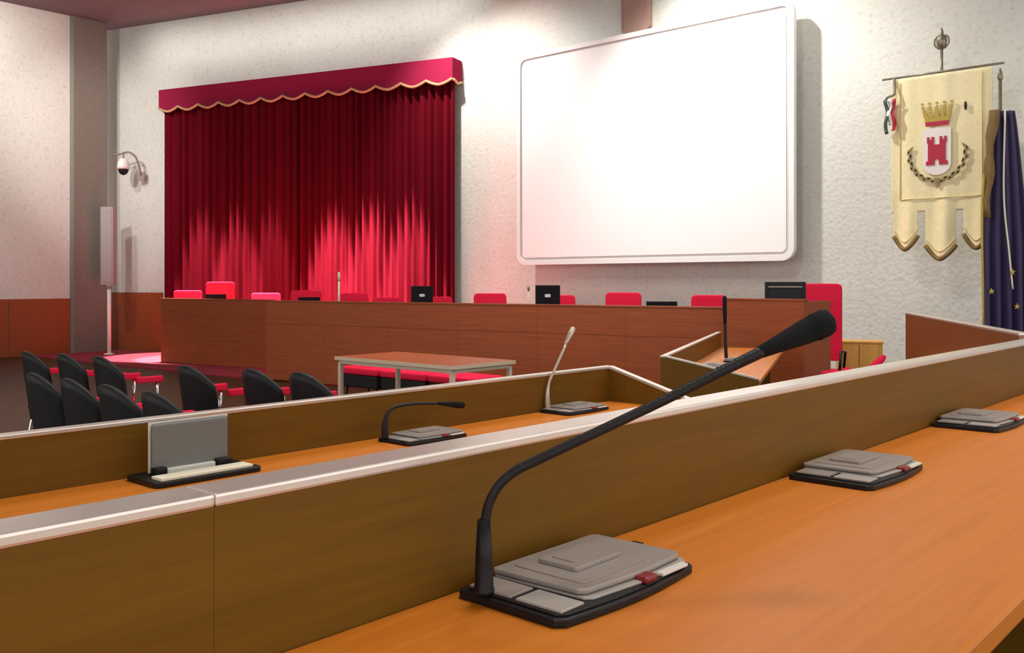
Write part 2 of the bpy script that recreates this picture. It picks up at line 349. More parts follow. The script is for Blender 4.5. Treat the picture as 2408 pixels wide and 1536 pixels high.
# ------------------------------------------------------------------ conference units and microphones
def unit_parts(r, strips=True):
    """x 0..0.155 from the panel towards the user, y 0..0.267 along the bench"""
    W, L = 0.155, 0.267
    poly = [(0.0, 0.006), (0.006, 0.0), (0.145, -0.002), (0.155, 0.008)] + [(0.155 + 0.010*math.sin(math.pi*k/6), 0.008 + (L-0.016)*k/6) for k in range(1, 6)] + [(0.155, L - 0.008), (0.145, L), (0.006, L - 0.004), (0.0, L - 0.01)]
    prism('base', poly, XY, 0, 0.010, M['black'], r, 0.0025)
    prism('tray', [(0.008 + (a)*0.92, 0.007 + b*0.95) for a, b in poly], XY, 0.010, 0.0125, M['black'], r, 0.0008)
    box('key_cover', (0.012, 0.074, 0.010, 0.050, 0.0125, 0.0155), M['taupe'], r, 0.0012)
    box('key_cover', (0.082, 0.146, 0.010, 0.050, 0.0125, 0.0155), M['taupe_l'], r, 0.0012)
    lp = [(0.002, 0.060), (0.008, 0.055), (0.134, 0.060), (0.142, 0.068), (0.151, 0.160), (0.146, 0.252), (0.136, 0.262), (0.010, 0.260), (0.002, 0.252)]
    prism('lower_lid', [(a + 0.003, b) for a, b in lp], XY, 0.0125, 0.0155, M['taupe_l'], r, 0.0012)
    cov = prism('cover', [(a * 0.95 + 0.001, b) for a, b in lp], XY, 0.0165, 0.0225, M['taupe'], r, 0.0025)
    prism('cover_step', rrect(0.016, 0.124, 0.078, 0.248, 0.01, 3), XY, 0.0225, 0.0238, M['taupe'], cov, 0.0005)
    prism('speaker_tile', rrect(0.034, 0.094, 0.104, 0.196, 0.005, 3), XY, 0.0238, 0.0290, M['taupe'], cov, 0.0012)
    prism('inner_tile', rrect(0.044, 0.080, 0.118, 0.176, 0.004, 3), XY, 0.0290, 0.0302, M['taupe'], cov, 0.0005)
    box('talk_key', (0.142, 0.160, 0.150, 0.174, 0.0125, 0.0205), M['red_key'], r, 0.003)
    box('light_strip', (0.148, 0.158, 0.188, 0.244, 0.0125, 0.0165), M['pale'], r, 0.001)
    box('latch', (0.06, 0.076, 0.262, 0.271, 0.0125, 0.021), M['black'], r, 0.002)
def conf_unit(loc, rz, label, group='conference units on the benches'):
    r = empty('conference_unit', loc, rz); unit_parts(r); return tag(r, label, 'microphone unit', group)
def mic_on(r, pts, rads, head, mat=None, hm=None):
    """gooseneck given in world points, made local to the unit r (parts of the unit)"""
    inv = (Matrix.Translation(r.location) @ Matrix.Rotation(r.rotation_euler.z, 4, 'Z')).inverted()
    P = [inv @ Vector(p) for p in pts]
    # resample radii along with the smoothed path
    sp = smooth_path(P, 8); n = len(sp)
    rr = [];
    for i in range(n):
        t = i / (n - 1) * (len(rads) - 1); k = min(int(t), len(rads) - 2); rr.append(rads[k] + (rads[k+1] - rads[k]) * (t - k))
    tube('gooseneck', sp, rr, mat or M['goose'], r, 14)
    a, b, prof = head; a = inv @ Vector(a); b = inv @ Vector(b)
    tube('microphone_head', [a + (b - a) * t for t, _ in prof], [q for _, q in prof], hm or M['foam'], r, 18)

ymic = 0.757
u1 = conf_unit((XA + 0.017, 0.757, ZA), 0, 'nearest dark conference unit with long curved gooseneck microphone and red key')
bp0 = at(1138, 1378, 1.045)
socket = u1
inv = Vector((XA + 0.017, 0.757, ZA))
px = [(1138, 1376, 1.048), (1137, 1310, 1.049), (1140, 1240, 1.05), (1150, 1185, 1.05), (1175, 1140, 1.052), (1212, 1108, 1.055), (1262, 1083, 1.06), (1400, 1018, 1.07), (1560, 942, 1.085), (1700, 872, 1.10), (1790, 828, 1.11)]
P = [at(*q) for q in px]
mic_on(u1, P, [0.0060, 0.0060, 0.0058, 0.0056, 0.0055, 0.0056, 0.0058, 0.0058, 0.0060, 0.0064, 0.0072],
       (at(1785, 830, 1.11), at(1956, 752, 1.125), [(0, 0.0072), (0.2, 0.0095), (0.42, 0.0125), (0.62, 0.0150), (0.75, 0.0158), (0.76, 0.0168), (0.90, 0.0168), (0.96, 0.0150), (1.0, 0.009)]))
lathe('stem_socket', [(0.0125, 0.0), (0.0122, 0.004), (0.0108, 0.008), (0.0098, 0.04), (0.0074, 0.082)], M['black'], u1, 20,
      (P[0].x - inv.x, P[0].y - inv.y, 0.0125))
conf_unit((XA + 0.015, 1.615, ZA), 0, 'middle conference unit on the foreground bench, without a microphone')
conf_unit((XA + 0.006, 2.440, ZA), 0, 'conference unit on the foreground bench cut by the right edge of the picture')
u4 = conf_unit((X2 + 0.05, 1.985, Z2), 0, 'conference unit on the second bench with its thin microphone bent low along the panel')
px = [(906, 1030, 3.03), (905, 1000, 3.03), (912, 972, 3.04), (930, 957, 3.06), (975, 950, 3.1), (1030, 949, 3.15)]
mic_on(u4, [at(*q) for q in px], [0.012, 0.010, 0.0055, 0.0055, 0.005, 0.005], (at(1028, 949, 3.15), at(1092, 953, 3.2), [(0, 0.005), (0.4, 0.008), (0.7, 0.0115), (0.95, 0.0115), (1, 0.007)]))
u5 = conf_unit((X2 + 0.012, 2.850, Z2), 0, 'conference unit on the second bench with a straight pale microphone leaning right')
px = [(1288, 962, 3.75), (1287, 930, 3.75), (1291, 900, 3.76), (1305, 868, 3.78), (1330, 812, 3.82)]
mic_on(u5, [at(*q) for q in px], [0.013, 0.010, 0.006, 0.006, 0.006], (at(1328, 815, 3.82), at(1349, 770, 3.85), [(0, 0.006), (0.3, 0.009), (0.6, 0.012), (0.95, 0.012), (1, 0.007)]), M['silver'], M['silver'])
for (u, v, l, mic) in ((1700, 852, 'conference unit on the far bench with an upright black microphone', True), (1648, 866, 'conference unit on the far bench nearest its sloping end cheek', False)):
    p = on_z(u, v, Z3); r = conf_unit((p.x, p.y, Z3), a3, l)
    if mic:
        d = 7.45; q = on_z(1708, 846, Z3 + 0.02); d = (q - EYE).dot(FWD)
        mic_on(r, [at(1708, 842, d), at(1706, 800, d), at(1705, 760, d)], [0.014, 0.012, 0.012], (at(1705, 762, d), at(1704, 696, d), [(0, 0.012), (0.3, 0.015), (0.8, 0.017), (0.95, 0.016), (1, 0.01)]))
# flip-up display on the second bench
du = on_z(310, 1138, Z2)
r = empty('desk_display', (X2 + 0.02, 1.155, Z2))
prism('base', rrect(0.0, 0.17, 0.0, 0.31, 0.02, 4), XY, 0, 0.014, M['black'], r, 0.003)
box('display_lid', (0.060, 0.072, 0.040, 0.262, 0.022, 0.148), M['grey_lid'], r, 0.008, 3)
box('lid_rim', (0.056, 0.0605, 0.036, 0.266, 0.020, 0.1515), M['pale'], r, 0.001)
box('hinge', (0.062, 0.085, 0.075, 0.215, 0.014, 0.030), M['pale'], r, 0.003)
box('hinge_cap', (0.058, 0.090, 0.040, 0.073, 0.014, 0.036), M['black'], r, 0.004)
box('hinge_cap', (0.058, 0.090, 0.218, 0.262, 0.014, 0.036), M['black'], r, 0.004)
box('name_strip', (0.105, 0.158, 0.020, 0.285, 0.0142, 0.022), M['paper'], r, 0.002)
tag(r, 'upright grey flip-up display on black base on the second bench', 'display')

# ------------------------------------------------------------------ rostrum
ZR = 1.15
ra, rb = at(625, 706, 13.4), at(1708, 720, 9.62)
dr = Vector((rb.x - ra.x, rb.y - ra.y, 0)); lenr = dr.length; ar = math.atan2(dr.y, dr.x)
def rdepth(u, off):
    t = (u - 625) / (1708 - 625); return 1.0 / ((1 - t) / 13.4 + t / 9.62) + off
def ldepth(u, off):
    t = (u - 378) / (640 - 378); return 1.0 / ((1 - t) / 16.3 + t / 15.0) + off
def rostrum(name, loc, ang, length, ncol, ztop, zmid, label, depth=0.75, deskz=0.93, end=True):
    r = empty(name, loc, ang)
    for k in range(ncol):
        a, b = length * k / ncol + 0.0008, length * (k + 1) / ncol - 0.0008
        box('upper_board', (a, b, 0.0, 0.03, zmid, ztop - 0.02), M['rostrum'], r, 0.002)
        box('lower_board', (a, b, 0.003, 0.03, 0.0, zmid), M['rostrum'], r, 0.002)
    box('top_rail', (-0.004, length + 0.004, -0.006, 0.09, ztop - 0.02, ztop), M['rostrum'], r, 0.003)
    box('desk_top', (0.002, length - 0.002, 0.031, depth, deskz - 0.03, deskz), M['rostrum'], r, 0.002)
    if end:
        box('end_panel', (0.0, 0.03, 0.031, depth, 0.0, ztop - 0.021), M['rostrum'], r, 0.002)
        box('end_panel', (length - 0.03, length, 0.031, depth, 0.0, ztop - 0.021), M['rostrum'], r, 0.002)
    tag(r, label, 'rostrum'); return r
rostrum('rostrum', (ra.x, ra.y, 0.02), ar, lenr, 6, ZR - 0.02, 0.80, 'long reddish wooden rostrum below the white screen, red chairs behind it')
la, lb = at(378, 697, 16.3), at(640, 700, 15.0)
dl = Vector((lb.x - la.x, lb.y - la.y, 0))
rostrum('rostrum', (la.x, la.y, 0.02), math.atan2(dl.y, dl.x), dl.length, 2, 1.11, 0.80, 'shorter wooden rostrum section set back in front of the red curtain')
ba, bb = at(1706, 700, 9.45), at(1890, 701, 8.85)
db = Vector((bb.x - ba.x, bb.y - ba.y, 0)); abk = math.atan2(db.y, db.x)
rostrum('rostrum', (ba.x, ba.y, 0.02), abk, db.length, 1, 1.225, 0.0, 'taller wooden desk at the right end of the rostrum carrying the wide monitor', depth=0.55, deskz=1.0)

# ------------------------------------------------------------------ rostrum chairs
def red_chair(zt, wd=0.46):
    r = empty('upholstered_chair', (0, 0, 0))
    sh = 0.46
    poly = rrect(-wd/2, wd/2, sh + 0.10, zt, 0.05, 4)
    prism('backrest', poly, XZ, 0.20, 0.28, M['red_fabric'], r, 0.015)
    box('seat', (-wd/2, wd/2, -0.24, 0.22, sh - 0.08, sh + 0.02), M['red_fabric'], r, 0.03, 3)
    for s in (-1, 1):
        bm = bmesh.new()
        atube(bm, [(s*(wd/2+0.02), 0.2, sh - 0.02), (s*(wd/2+0.04), 0.2, sh + 0.2), (s*(wd/2+0.04), -0.1, sh + 0.22), (s*(wd/2+0.02), -0.12, sh - 0.02)], 0.014, 8)
        link('armrest', bm, M['black'], r, True)
    box('back_bar', (-0.03, 0.03, 0.23, 0.26, sh - 0.06, sh + 0.14), M['black'], r, 0.004)
    tube('pedestal', [(0, 0, 0.06), (0, 0, sh - 0.08)], 0.03, M['black'], r, 12)
    for k in range(5):
        a = k * 2 * math.pi / 5 + 0.3
        tube('base_arm', [(0, 0, 0.075), (0.27*math.cos(a), 0.27*math.sin(a), 0.03)], [0.022, 0.014], M['black'], r, 8)
    return r
# (left u, right u, top v, lean of the label) for each chair back showing above the rostrum
cspec = [(410, 474, 683, ldepth(442, 1.25), 'red chair back at the far left end of the rostrum, by the curtain edge'),
         (486, 551, 663, ldepth(518, 1.25), 'tall red chair back left of centre standing highest before the curtain'),
         (590, 660, 689, ldepth(625, 1.25), 'red chair back just right of the tallest one before the curtain'),
         (684, 756, 683, rdepth(720, 1.35), 'red chair back with a dark flat laptop in front, left of the white stand'),
         (800, 866, 689, rdepth(833, 1.35), 'red chair back directly right of the thin white stand'),
         (876, 946, 699, rdepth(911, 1.35), 'low red chair back left of the laptop before the curtain'),
         (1012, 1064, 698, rdepth(1038, 1.35), 'red chair back half hidden by the laptop at the curtain edge'),
         (1114, 1191, 690, rdepth(1152, 1.35), 'red chair back against white wall between curtain and screen'),
         (1296, 1353, 694, rdepth(1325, 1.35), 'red chair back half hidden by the laptop under the screen'),
         (1424, 1508, 688, rdepth(1466, 1.35), 'red chair back under the middle of the white screen'),
         (1626, 1708, 694, rdepth(1667, 1.35), 'red chair back beside the upright black microphone under the screen')]
proto = None
for (u0, u1_, v, d, lab) in cspec:
    c0, c1 = at(u0, v, d), at(u1_, v, d)
    wd = (c1 - c0).length; mid = (c0 + c1) / 2
    face = math.atan2(mid.y, mid.x) - math.pi/2          # chairs face down the hall towards the benches
    r = red_chair(mid.z - 0.02, min(wd, 0.50))
    r.location = (mid.x + 0.0, mid.y, 0.02); r.rotation_euler.z = face
    # back of the chair sits at local y=0.24; pull the chair so that the back is where it was measured
    r.location -= Vector((-math.sin(face), math.cos(face), 0)) * 0.24
    tag(r, lab, 'chair', 'red chairs behind the rostrum')
# president's high-back chair
c0, c1 = at(1893, 667, 9.9), at(1977, 667, 9.9); mid = (c0 + c1) / 2
r = red_chair(mid.z - 0.02, 0.46); face = math.atan2(mid.y, mid.x) - math.pi/2 - 0.15
r.location = Vector((mid.x, mid.y, 0.02)) - Vector((-math.sin(face), math.cos(face), 0)) * 0.24 - RGT * 0.04; r.rotation_euler.z = face
tag(r, 'high-backed red chair at the right end of the rostrum beside the wide monitor', 'chair')

# ------------------------------------------------------------------ laptops and monitors on the rostrum
def laptop(u0, u1_, v0, v1, d, zdesk, lab, logo=True, tilt=0.0):
    p0, p1 = at(u0, v0, d), at(u1_, v0, d); wd = (p1 - p0).length; mid = (p0 + p1) / 2
    r = empty('laptop', (mid.x, mid.y, zdesk), math.atan2(mid.y, mid.x) - math.pi/2)
    h = mid.z - zdesk
    box('keyboard_base', (-wd/2, wd/2, 0.01, 0.24, 0, 0.018), M['black'], r, 0.003)
    bm = bmesh.new(); aprism(bm, [(0, 0.018), (0.012, 0.018), (0.012 - 0.10*h, h), (-0.10*h, h)], YZ, -wd/2, wd/2, 0.003)
    lid = link('lid', bm, M['dark_screen'], r)
    if logo: prism('lid_mark', rrect(-0.035, 0.035, h*0.66, h*0.75, 0.012, 4), XZ, -0.075*h - 0.006, -0.04*h, M['logo'], lid)
    return tag(r, lab, 'laptop')
laptop(967, 1018, 673, 708, rdepth(992, 0.32), 0.952, 'open black laptop with pale mark seen against the red curtain')
laptop(1259, 1317, 671, 712, rdepth(1288, 0.32), 0.952, 'open black laptop with pale mark standing below the white screen')
laptop(484, 531, 692, 703, ldepth(508, 0.32), 0.952, 'low dark laptop before the tall red chair at the curtain', False)
laptop(701, 752, 699, 706, rdepth(726, 0.32), 0.952, 'low dark laptop before the curtain left of the thin white stand', False)
laptop(1520, 1592, 709, 717, rdepth(1556, 0.32), 0.952, 'flat black laptop top under the right half of the screen', False)
p0, p1 = at(1800, 663, 9.36), at(1893, 663, 9.36); mid = (p0 + p1) / 2
zd = 1.02
r = empty('monitor', (mid.x, mid.y, zd), math.atan2(mid.y, mid.x) - math.pi/2); wd = (p1 - p0).length; h = mid.z - zd
box('housing', (-wd/2, wd/2, 0, 0.035, 0.06, h), M['black'], r, 0.006)
box('back_vent', (-wd/2 + 0.035, wd/2 - 0.035, -0.006, 0.001, h - 0.055, h - 0.045), M['taupe_l'], r, 0.001)
box('back_cover', (-wd/2 + 0.05, wd/2 - 0.05, -0.012, 0.001, 0.09, h - 0.07), M['dark_screen'], r, 0.004)
box('stand', (-0.04, 0.04, 0.005, 0.03, 0.008, 0.07), M['black'], r, 0.003)
box('foot', (-0.11, 0.11, -0.07, 0.10, 0, 0.01), M['black'], r, 0.003)
tag(r, 'wide black monitor seen from behind beside the high red chair', 'monitor')
# stands for microphones
p = at(797, 700, rdepth(797, 0.35))
r = empty('microphone_stand', (p.x, p.y, 0.952)); zt = at(797, 640, rdepth(797, 0.35)).z - 0.95
lathe('foot', [(0.06, 0), (0.06, 0.012), (0.012, 0.02)], M['black'], r, 16)
tube('stem', [(0, 0, 0.015), (0, 0, zt * 0.8)], 0.016, M['white_metal'], r, 10)
tube('microphone_head', [(0, 0, zt * 0.78), (0, 0, zt * 0.9), (0, 0, zt)], [0.016, 0.020, 0.014], M['white_metal'], r, 10)
tag(r, 'thin white upright microphone standing before the red curtain', 'microphone')
p = at(1243, 690, rdepth(1243, 0.35))
r = empty('microphone_stand', (p.x, p.y, 0.952)); zt = at(1243, 672, rdepth(1243, 0.35)).z - 0.95
lathe('foot', [(0.05, 0), (0.05, 0.012), (0.01, 0.02)], M['black'], r, 16)
tube('stem', [(0, 0, 0.015), (0, 0, zt * 0.85)], 0.006, M['white_metal'], r, 8)
tube('microphone_head', [(0, 0, zt * 0.84), (0, 0, zt * 0.92), (0, 0, zt)], [0.010, 0.018, 0.012], M['bracket'], r, 10)
tag(r, 'small grey microphone left of the laptop below the screen', 'microphone')

# ------------------------------------------------------------------ side table with stools
r = empty('side_table', (-5.93, 5.52, 0))
hx, hy = 0.735, 0.37
box('table_top', (-hx, hx, -hy, hy, 0.722, 0.75), M['rostrum'], r, 0.002)
ring_prism('edge_band', rrect(-hx-0.006, hx+0.006, -hy-0.006, hy+0.006, 0.004, 1), rrect(-hx, hx, -hy, hy, 0.003, 1), XY, 0.719, 0.748, M['cream_edge'], r)
for sx in (-1, 1):
    for sy in (-1, 1):
        x, y = sx*(hx - 0.035), sy*(hy - 0.035)
        box('leg', (x - 0.018, x + 0.018, y - 0.018, y + 0.018, 0, 0.70), M['white_metal'], r, 0.003)
for y in (-1, 1): box('rail', (-hx + 0.03, hx - 0.03, y*(hy - 0.035) - 0.012, y*(hy - 0.035) + 0.012, 0.685, 0.718), M['white_metal'], r, 0.002)
for x in (-1, 1): box('rail', (x*(hx - 0.035) - 0.012, x*(hx - 0.035) + 0.012, -hy + 0.05, hy - 0.05, 0.685, 0.718), M['white_metal'], r, 0.002)
tag(r, 'small wooden side table with slim cream metal legs before the rostrum', 'table')
# low padded seats seen beneath the table
def stool(x0, x1, y, lab):
    r = empty('padded_stool', ((x0 + x1)/2, y, 0)); w2 = (x1 - x0)/2
    box('cushion', (-w2, w2, -0.22, 0.22, 0.39, 0.47), M['red_fabric'], r, 0.025, 3)
    box('seat_shell', (-w2 + 0.01, w2 - 0.01, -0.21, 0.21, 0.25, 0.388), M['shell'], r, 0.02)
    for sx in (-1, 1):
        for sy in (-1, 1):
            tube('leg', [(sx*(w2-0.05), sy*0.17, 0), (sx*(w2-0.07), sy*0.15, 0.26)], 0.012, M['black'], r, 8)
    return tag(r, lab, 'stool', 'low red stools behind the side table')
sa = on_z(833, 875, 0.47); sb = on_z(920, 877, 0.47); sc = on_z(1130, 890, 0.47)
ys = 6.75
xs = [on_y(u, 870, ys).x for u in (833, 921, 929, 1035, 1041, 1150)]
stool(xs[0], xs[1], ys, 'red padded stool farthest left beneath the side table view')
stool(xs[2], xs[3], ys, 'middle red padded stool seen between the side table legs')
stool(xs[4], xs[5], ys, 'red padded stool nearest the right legs of the side table')

# ------------------------------------------------------------------ audience chairs
def audience_chair():
    r = empty('audience_chair', (0, 0, 0))       # faces +y
    # one-piece back shell: curved round the sitter, rounded top
    bm = bmesh.new(); nu, nv = 16, 10; rows = []
    for j in range(nv + 1):
        t = j / nv; row = []
        for i in range(nu + 1):
            s = -1 + 2 * i / nu
            hmax = 0.86 - 0.13 * abs(s)**2.4
            z = 0.32 + (hmax - 0.32) * t
            x = s * (0.198 + 0.010 * t)
            y = -0.20 - 0.07 * t + 0.10 * s * s
            row.append(bm.verts.new((x, y, z)))
        rows.append(row)
    for a, b in zip(rows, rows[1:]):
        for i in range(nu): bm.faces.new((a[i], a[i+1], b[i+1], b[i]))
    o = link('back_shell', bm, M['shell'], r, True); md = o.modifiers.new('thickness', 'SOLIDIFY'); md.thickness = 0.025; md.offset = 0
    bm = bmesh.new(); aprism(bm, rrect(-0.18, 0.18, -0.20, 0.22, 0.07, 5), XY, 0.395, 0.425, 0.008); link('seat_shell', bm, M['shell'], r)
    bm = bmesh.new(); aprism(bm, rrect(-0.16, 0.16, -0.15, 0.20, 0.06, 5), XY, 0.425, 0.465, 0.012); link('seat_pad', bm, M['red_fabric'], r)
    for s in (-1, 1):
        tube('side_frame', smooth_path([(s*0.175, 0.20, 0.0), (s*0.18, 0.16, 0.38), (s*0.185, -0.10, 0.40), (s*0.175, -0.20, 0.0)], 5), 0.011, M['chrome'], r, 8)
        tube('arm_support', [(s*0.185, 0.10, 0.40), (s*0.178, 0.10, 0.655)], 0.013, M['chrome'], r, 8)
        bm = bmesh.new(); aprism(bm, rrect(s*0.175 - 0.022, s*0.175 + 0.022, -0.06, 0.15, 0.02, 4), XY, 0.655, 0.70, 0.01); link('arm_pad', bm, M['red_fabric'], r)
    tube('cross_bar', [(-0.18, 0.0, 0.385), (0.18, 0.0, 0.385)], 0.011, M['chrome'], r, 8)
    return r
seats = [((702, 876), 'black audience chair nearest the side table, at the end of the far row'),
         ((587, 868), 'black audience chair second from the side table in the far row'),
         ((433, 860), 'black audience chair third from the side table, standing out against red carpet'),
         ((228, 838), 'black audience chair in the far row before the grey pillar'),
         ((143, 832), 'black audience chair in the far row just left of the grey pillar'),
         ((58, 827), 'black audience chair farthest left in the far row')]
protoc = None
row_y = 3.5
def put_chair(x, y, lab, rz=0.0):
    global protoc
    if protoc is None: protoc = audience_chair(); c = protoc
    else: c = copy_tree(protoc)
    c.location = (x, y, 0); c.rotation_euler.z = rz
    tag(c, lab, 'chair', 'black audience chairs beyond the second bench')
pts = [on_z(u, v, 0.86) for (u, v), l in seats]
for k, ((uv), lab) in enumerate(seats):
    put_chair(pts[k].x, pts[k].y + 0.27, lab)
for x, lab in ((-4.42, 'black audience chair at the right end of the near row, above the grey display'),
               (-4.90, 'black audience chair second from the right in the near row'),
               (-5.38, 'black audience chair second from the left in the near row'),
               (-5.86, 'black audience chair at the left edge of the picture in the near row')):
    put_chair(x, 2.27 + 0.27, lab)

# ------------------------------------------------------------------ stage curtain
def cw(u, v, off):
    n = NW; r = ray(u, v); k = (CORN + NW*off - EYE).dot(n) / r.dot(n); return EYE + r * k
def tpar(p): return (Vector((p.x, p.y, 0)) - CORN).dot(DW)
OFF = 0.34
tl, tr = tpar(cw(374, 208, OFF)), tpar(cw(1064, 140, OFF))
ZP1 = (cw(374, 208, OFF).z + cw(1064, 140, OFF).z) / 2
ZP0 = (cw(380, 252, OFF).z + cw(1072, 198, OFF).z) / 2
rc = empty('stage_curtain', wallpt((tl + tr)/2, 0, 0.02), math.atan2(-DW.y, -DW.x))       # local x to the right along the wall
wl = tl - tr; hw = wl / 2
# local frame: x right, y out of the room (wall at y=0, room at negative y)
sgn = -1.0
ex = Vector((-DW.x, -DW.y, 0)); ey = Vector((-ex.y, ex.x, 0))
sgn = 1.0 if ey.dot(NW) > 0 else -1.0
NS = 13
def hem(x):
    k = (x + hw) / wl * NS; f = k - math.floor(k)
    return (ZP0 - 0.02) + 0.085 * (abs(2*f - 1)**1.6) - 0.04
bm = bmesh.new(); n = NS * 10
top, bot = [], []
for i in range(n + 1):
    x = -hw + wl * i / n
    top.append((x, ZP1 - 0.02)); bot.append((x, hem(x) - 0.02))
yf = sgn * OFF
def strip(bm, t, b, fn):
    A = [bm.verts.new(fn(*p)) for p in t]; B = [bm.verts.new(fn(*p)) for p in b]
    for i in range(len(t) - 1): bm.faces.new((A[i], A[i+1], B[i+1], B[i]))
pel = bmesh.new(); strip(pel, top, bot, lambda x, z: (x, yf, z))
# returns to the wall
for sx in (-1, 1):
    tt = [(k / 8, ZP1 - 0.02) for k in range(9)]; bb_ = [(k / 8, ZP0 - 0.04 + 0.05 * abs(math.cos(k / 8 * math.pi)) - 0.02) for k in range(9)]
    strip(pel, tt, bb_, lambda a, z, sx=sx: (sx * hw, yf * (1 - a) + a * sgn * 0.01, z))
# top board
vv = [pel.verts.new(p) for p in ((-hw, yf, ZP1 - 0.02), (hw, yf, ZP1 - 0.02), (hw, sgn*0.01, ZP1 - 0.02), (-hw, sgn*0.01, ZP1 - 0.02))]; pel.faces.new(vv)
bmesh.ops.remove_doubles(pel, verts=pel.verts, dist=0.001)
po = link('pelmet', pel, M['pelmet'], rc); md = po.modifiers.new('thickness', 'SOLIDIFY'); md.thickness = 0.02; md.offset = 0
pth = [(x, yf + sgn * 0.016, z + 0.018) for x, z in bot]
tube('gold_braid', pth, 0.024, M['braid'], po, 8)
pth = [(hw + 0.014, yf * (1 - k/8) + k/8 * sgn * 0.02, ZP0 - 0.04 + 0.05 * abs(math.cos(k / 8 * math.pi))) for k in range(9)]
tube('gold_braid', pth, 0.022, M['braid'], po, 8)
def drape(x0, x1, folds, seed):
    rnd = random.Random(seed); bm = bmesh.new(); nx, nz = folds * 10, 14; rows = []
    ph = [rnd.uniform(-0.5, 0.5) for _ in range(folds + 2)]; am = [rnd.uniform(0.55, 1.25) for _ in range(folds + 2)]
    for j in range(nz + 1):
        t = j / nz; z = 0.01 + (ZP1 - 0.12) * t; row = []
        for i in range(nx + 1):
            k = i / nx * folds; q = int(k); a = am[q] + (am[q+1] - am[q]) * (k - q); p_ = ph[q] + (ph[q+1] - ph[q]) * (k - q)
            y = 0.055 * a * math.sin(2*math.pi*(k) + p_ * 1.5 + 0.15*t) + 0.015 * math.sin(2*math.pi*k*2.3 + seed)
            row.append(bm.verts.new((x0 + (x1 - x0) * i / nx, sgn * 0.20 + y, z)))
        rows.append(row)
    for a, b in zip(rows, rows[1:]):
        for i in range(nx): bm.faces.new((a[i], a[i+1], b[i+1], b[i]))
    o = link('drape', bm, M['velvet'], rc, True); md = o.modifiers.new('thickness', 'SOLIDIFY'); md.thickness = 0.006
    return o
drape(-hw + 0.005, -0.02, 17, 1); drape(-0.015, hw - 0.03, 22, 2)
tag(rc, 'wide dark red stage curtain under a pelmet with wavy gold braid', 'curtain')

# ------------------------------------------------------------------ projection screen
YS = 11.28
s0, s1, s2 = on_y(1215, 621, YS), on_y(1228, 131, YS), on_y(1867, 616, YS)
x0, x1, z0, z1 = s0.x, s2.x, (s0.z + s2.z)/2, s1.z
xm, zm, hw_, hh_ = (x0 + x1)/2, (z0 + z1)/2, (x1 - x0)/2, (z1 - z0)/2
r = empty('projection_screen', (xm, YS, z0))
H = 2 * hh_
ring_prism('frame', rrect(-hw_, hw_, 0, H, 0.17), rrect(-hw_ + 0.07, hw_ - 0.07, 0.07, H - 0.07, 0.11), XZ, 0.0, 0.075, M['screen_frame'], r)
ring_prism('lip_shade', rrect(-hw_ + 0.071, hw_ - 0.071, 0.071, H - 0.071, 0.109), rrect(-hw_ + 0.115, hw_ - 0.115, 0.115, H - 0.115, 0.07), XZ, 0.025, 0.06, M['lip_shade_grey'], r)  # grey ring painting the shading inside the frame lip
prism('panel', rrect(-hw_ + 0.114, hw_ - 0.114, 0.114, H - 0.114, 0.07), XZ, 0.012, 0.05, M['screen'], r)
for x in (-1.3, 1.3):
    for z in (0.6, H - 0.6): box('wall_bracket', (x - 0.05, x + 0.05, 0.055, YW - YS, z - 0.05, z + 0.05), M['bracket'], r, 0.004)
tag(r, 'large blank white screen with rounded frame hung off the back wall', 'screen')
# plaque above it
p = on_y(1495, 70, YW - 0.06)
r = empty('wall_plaque', (p.x, YW - 0.07, p.z))
prism('plaque_board', rrect(-0.22, 0.22, 0.0, 0.9, 0.05, 3), XZ, 0, 0.06, M['plaque'], r, 0.008)
ring_prism('plaque_rim', rrect(-0.25, 0.25, -0.03, 0.93, 0.06, 3), rrect(-0.215, 0.215, 0.005, 0.895, 0.045, 3), XZ, -0.01, 0.065, M['plaque'], r)
tag(r, 'dusky rose plaque on the wall above the screen', 'plaque')

# ------------------------------------------------------------------ processional banner
YB = 11.05
def bx(u): return on_y(u, 400, YB).x
xb0, xb1 = bx(2096), bx(2318); xc = bx(2211)
zc = on_y(2213, 172, YB).z
hwb = max(xc - xb0, xb1 - xc); hwb = xc - xb0 + 0.0
zt = on_y(2213, 64, YB).z
r = empty('processional_banner', (xc, YB, 0))
tube('pole', [(0, 0.05, zc - 0.9), (0, 0.05, zc + 0.02), (0, 0.05, zt - 0.24)], 0.016, M['brass'], r, 12)
fz = zt - 0.30
bm = bmesh.new(); atube(bm, [(0, 0.05, fz + q) for q in (0, 0.05, 0.07, 0.10, 0.16, 0.20, 0.23, 0.26, 0.31)], [0.012, 0.012, 0.03, 0.05, 0.06, 0.05, 0.022, 0.02, 0.004], 14)
link('finial', bm, M['brass'], r, True)
for s in (-1, 1):
    tube('finial_scroll', smooth_path([(s*0.03, 0.05, fz + 0.07), (s*0.075, 0.05, fz + 0.12), (s*0.07, 0.05, fz + 0.19), (s*0.03, 0.05, fz + 0.22)], 4), 0.010, M['brass'], r, 8)
tube('cross_bar', [(-hwb - 0.11, 0.02, zc + 0.02), (hwb + 0.11, 0.02, zc + 0.02)], 0.013, M['brass'], r, 10)
for k in range(9): 
    x = -hwb + 2*hwb*(k + 0.5)/9
    tube('hanging_ring', [(x + 0.022*math.cos(a), 0.02, zc + 0.01 + 0.022*math.sin(a)) for a in [2*math.pi*i/10 for i in range(11)]], 0.005, M['brass'], r, 6)
for z_ in (zc - 0.8, zc - 0.2): box('wall_bracket', (-0.02, 0.02, 0.05, YW - YB, z_ - 0.02, z_ + 0.02), M['brass'], r, 0.004)
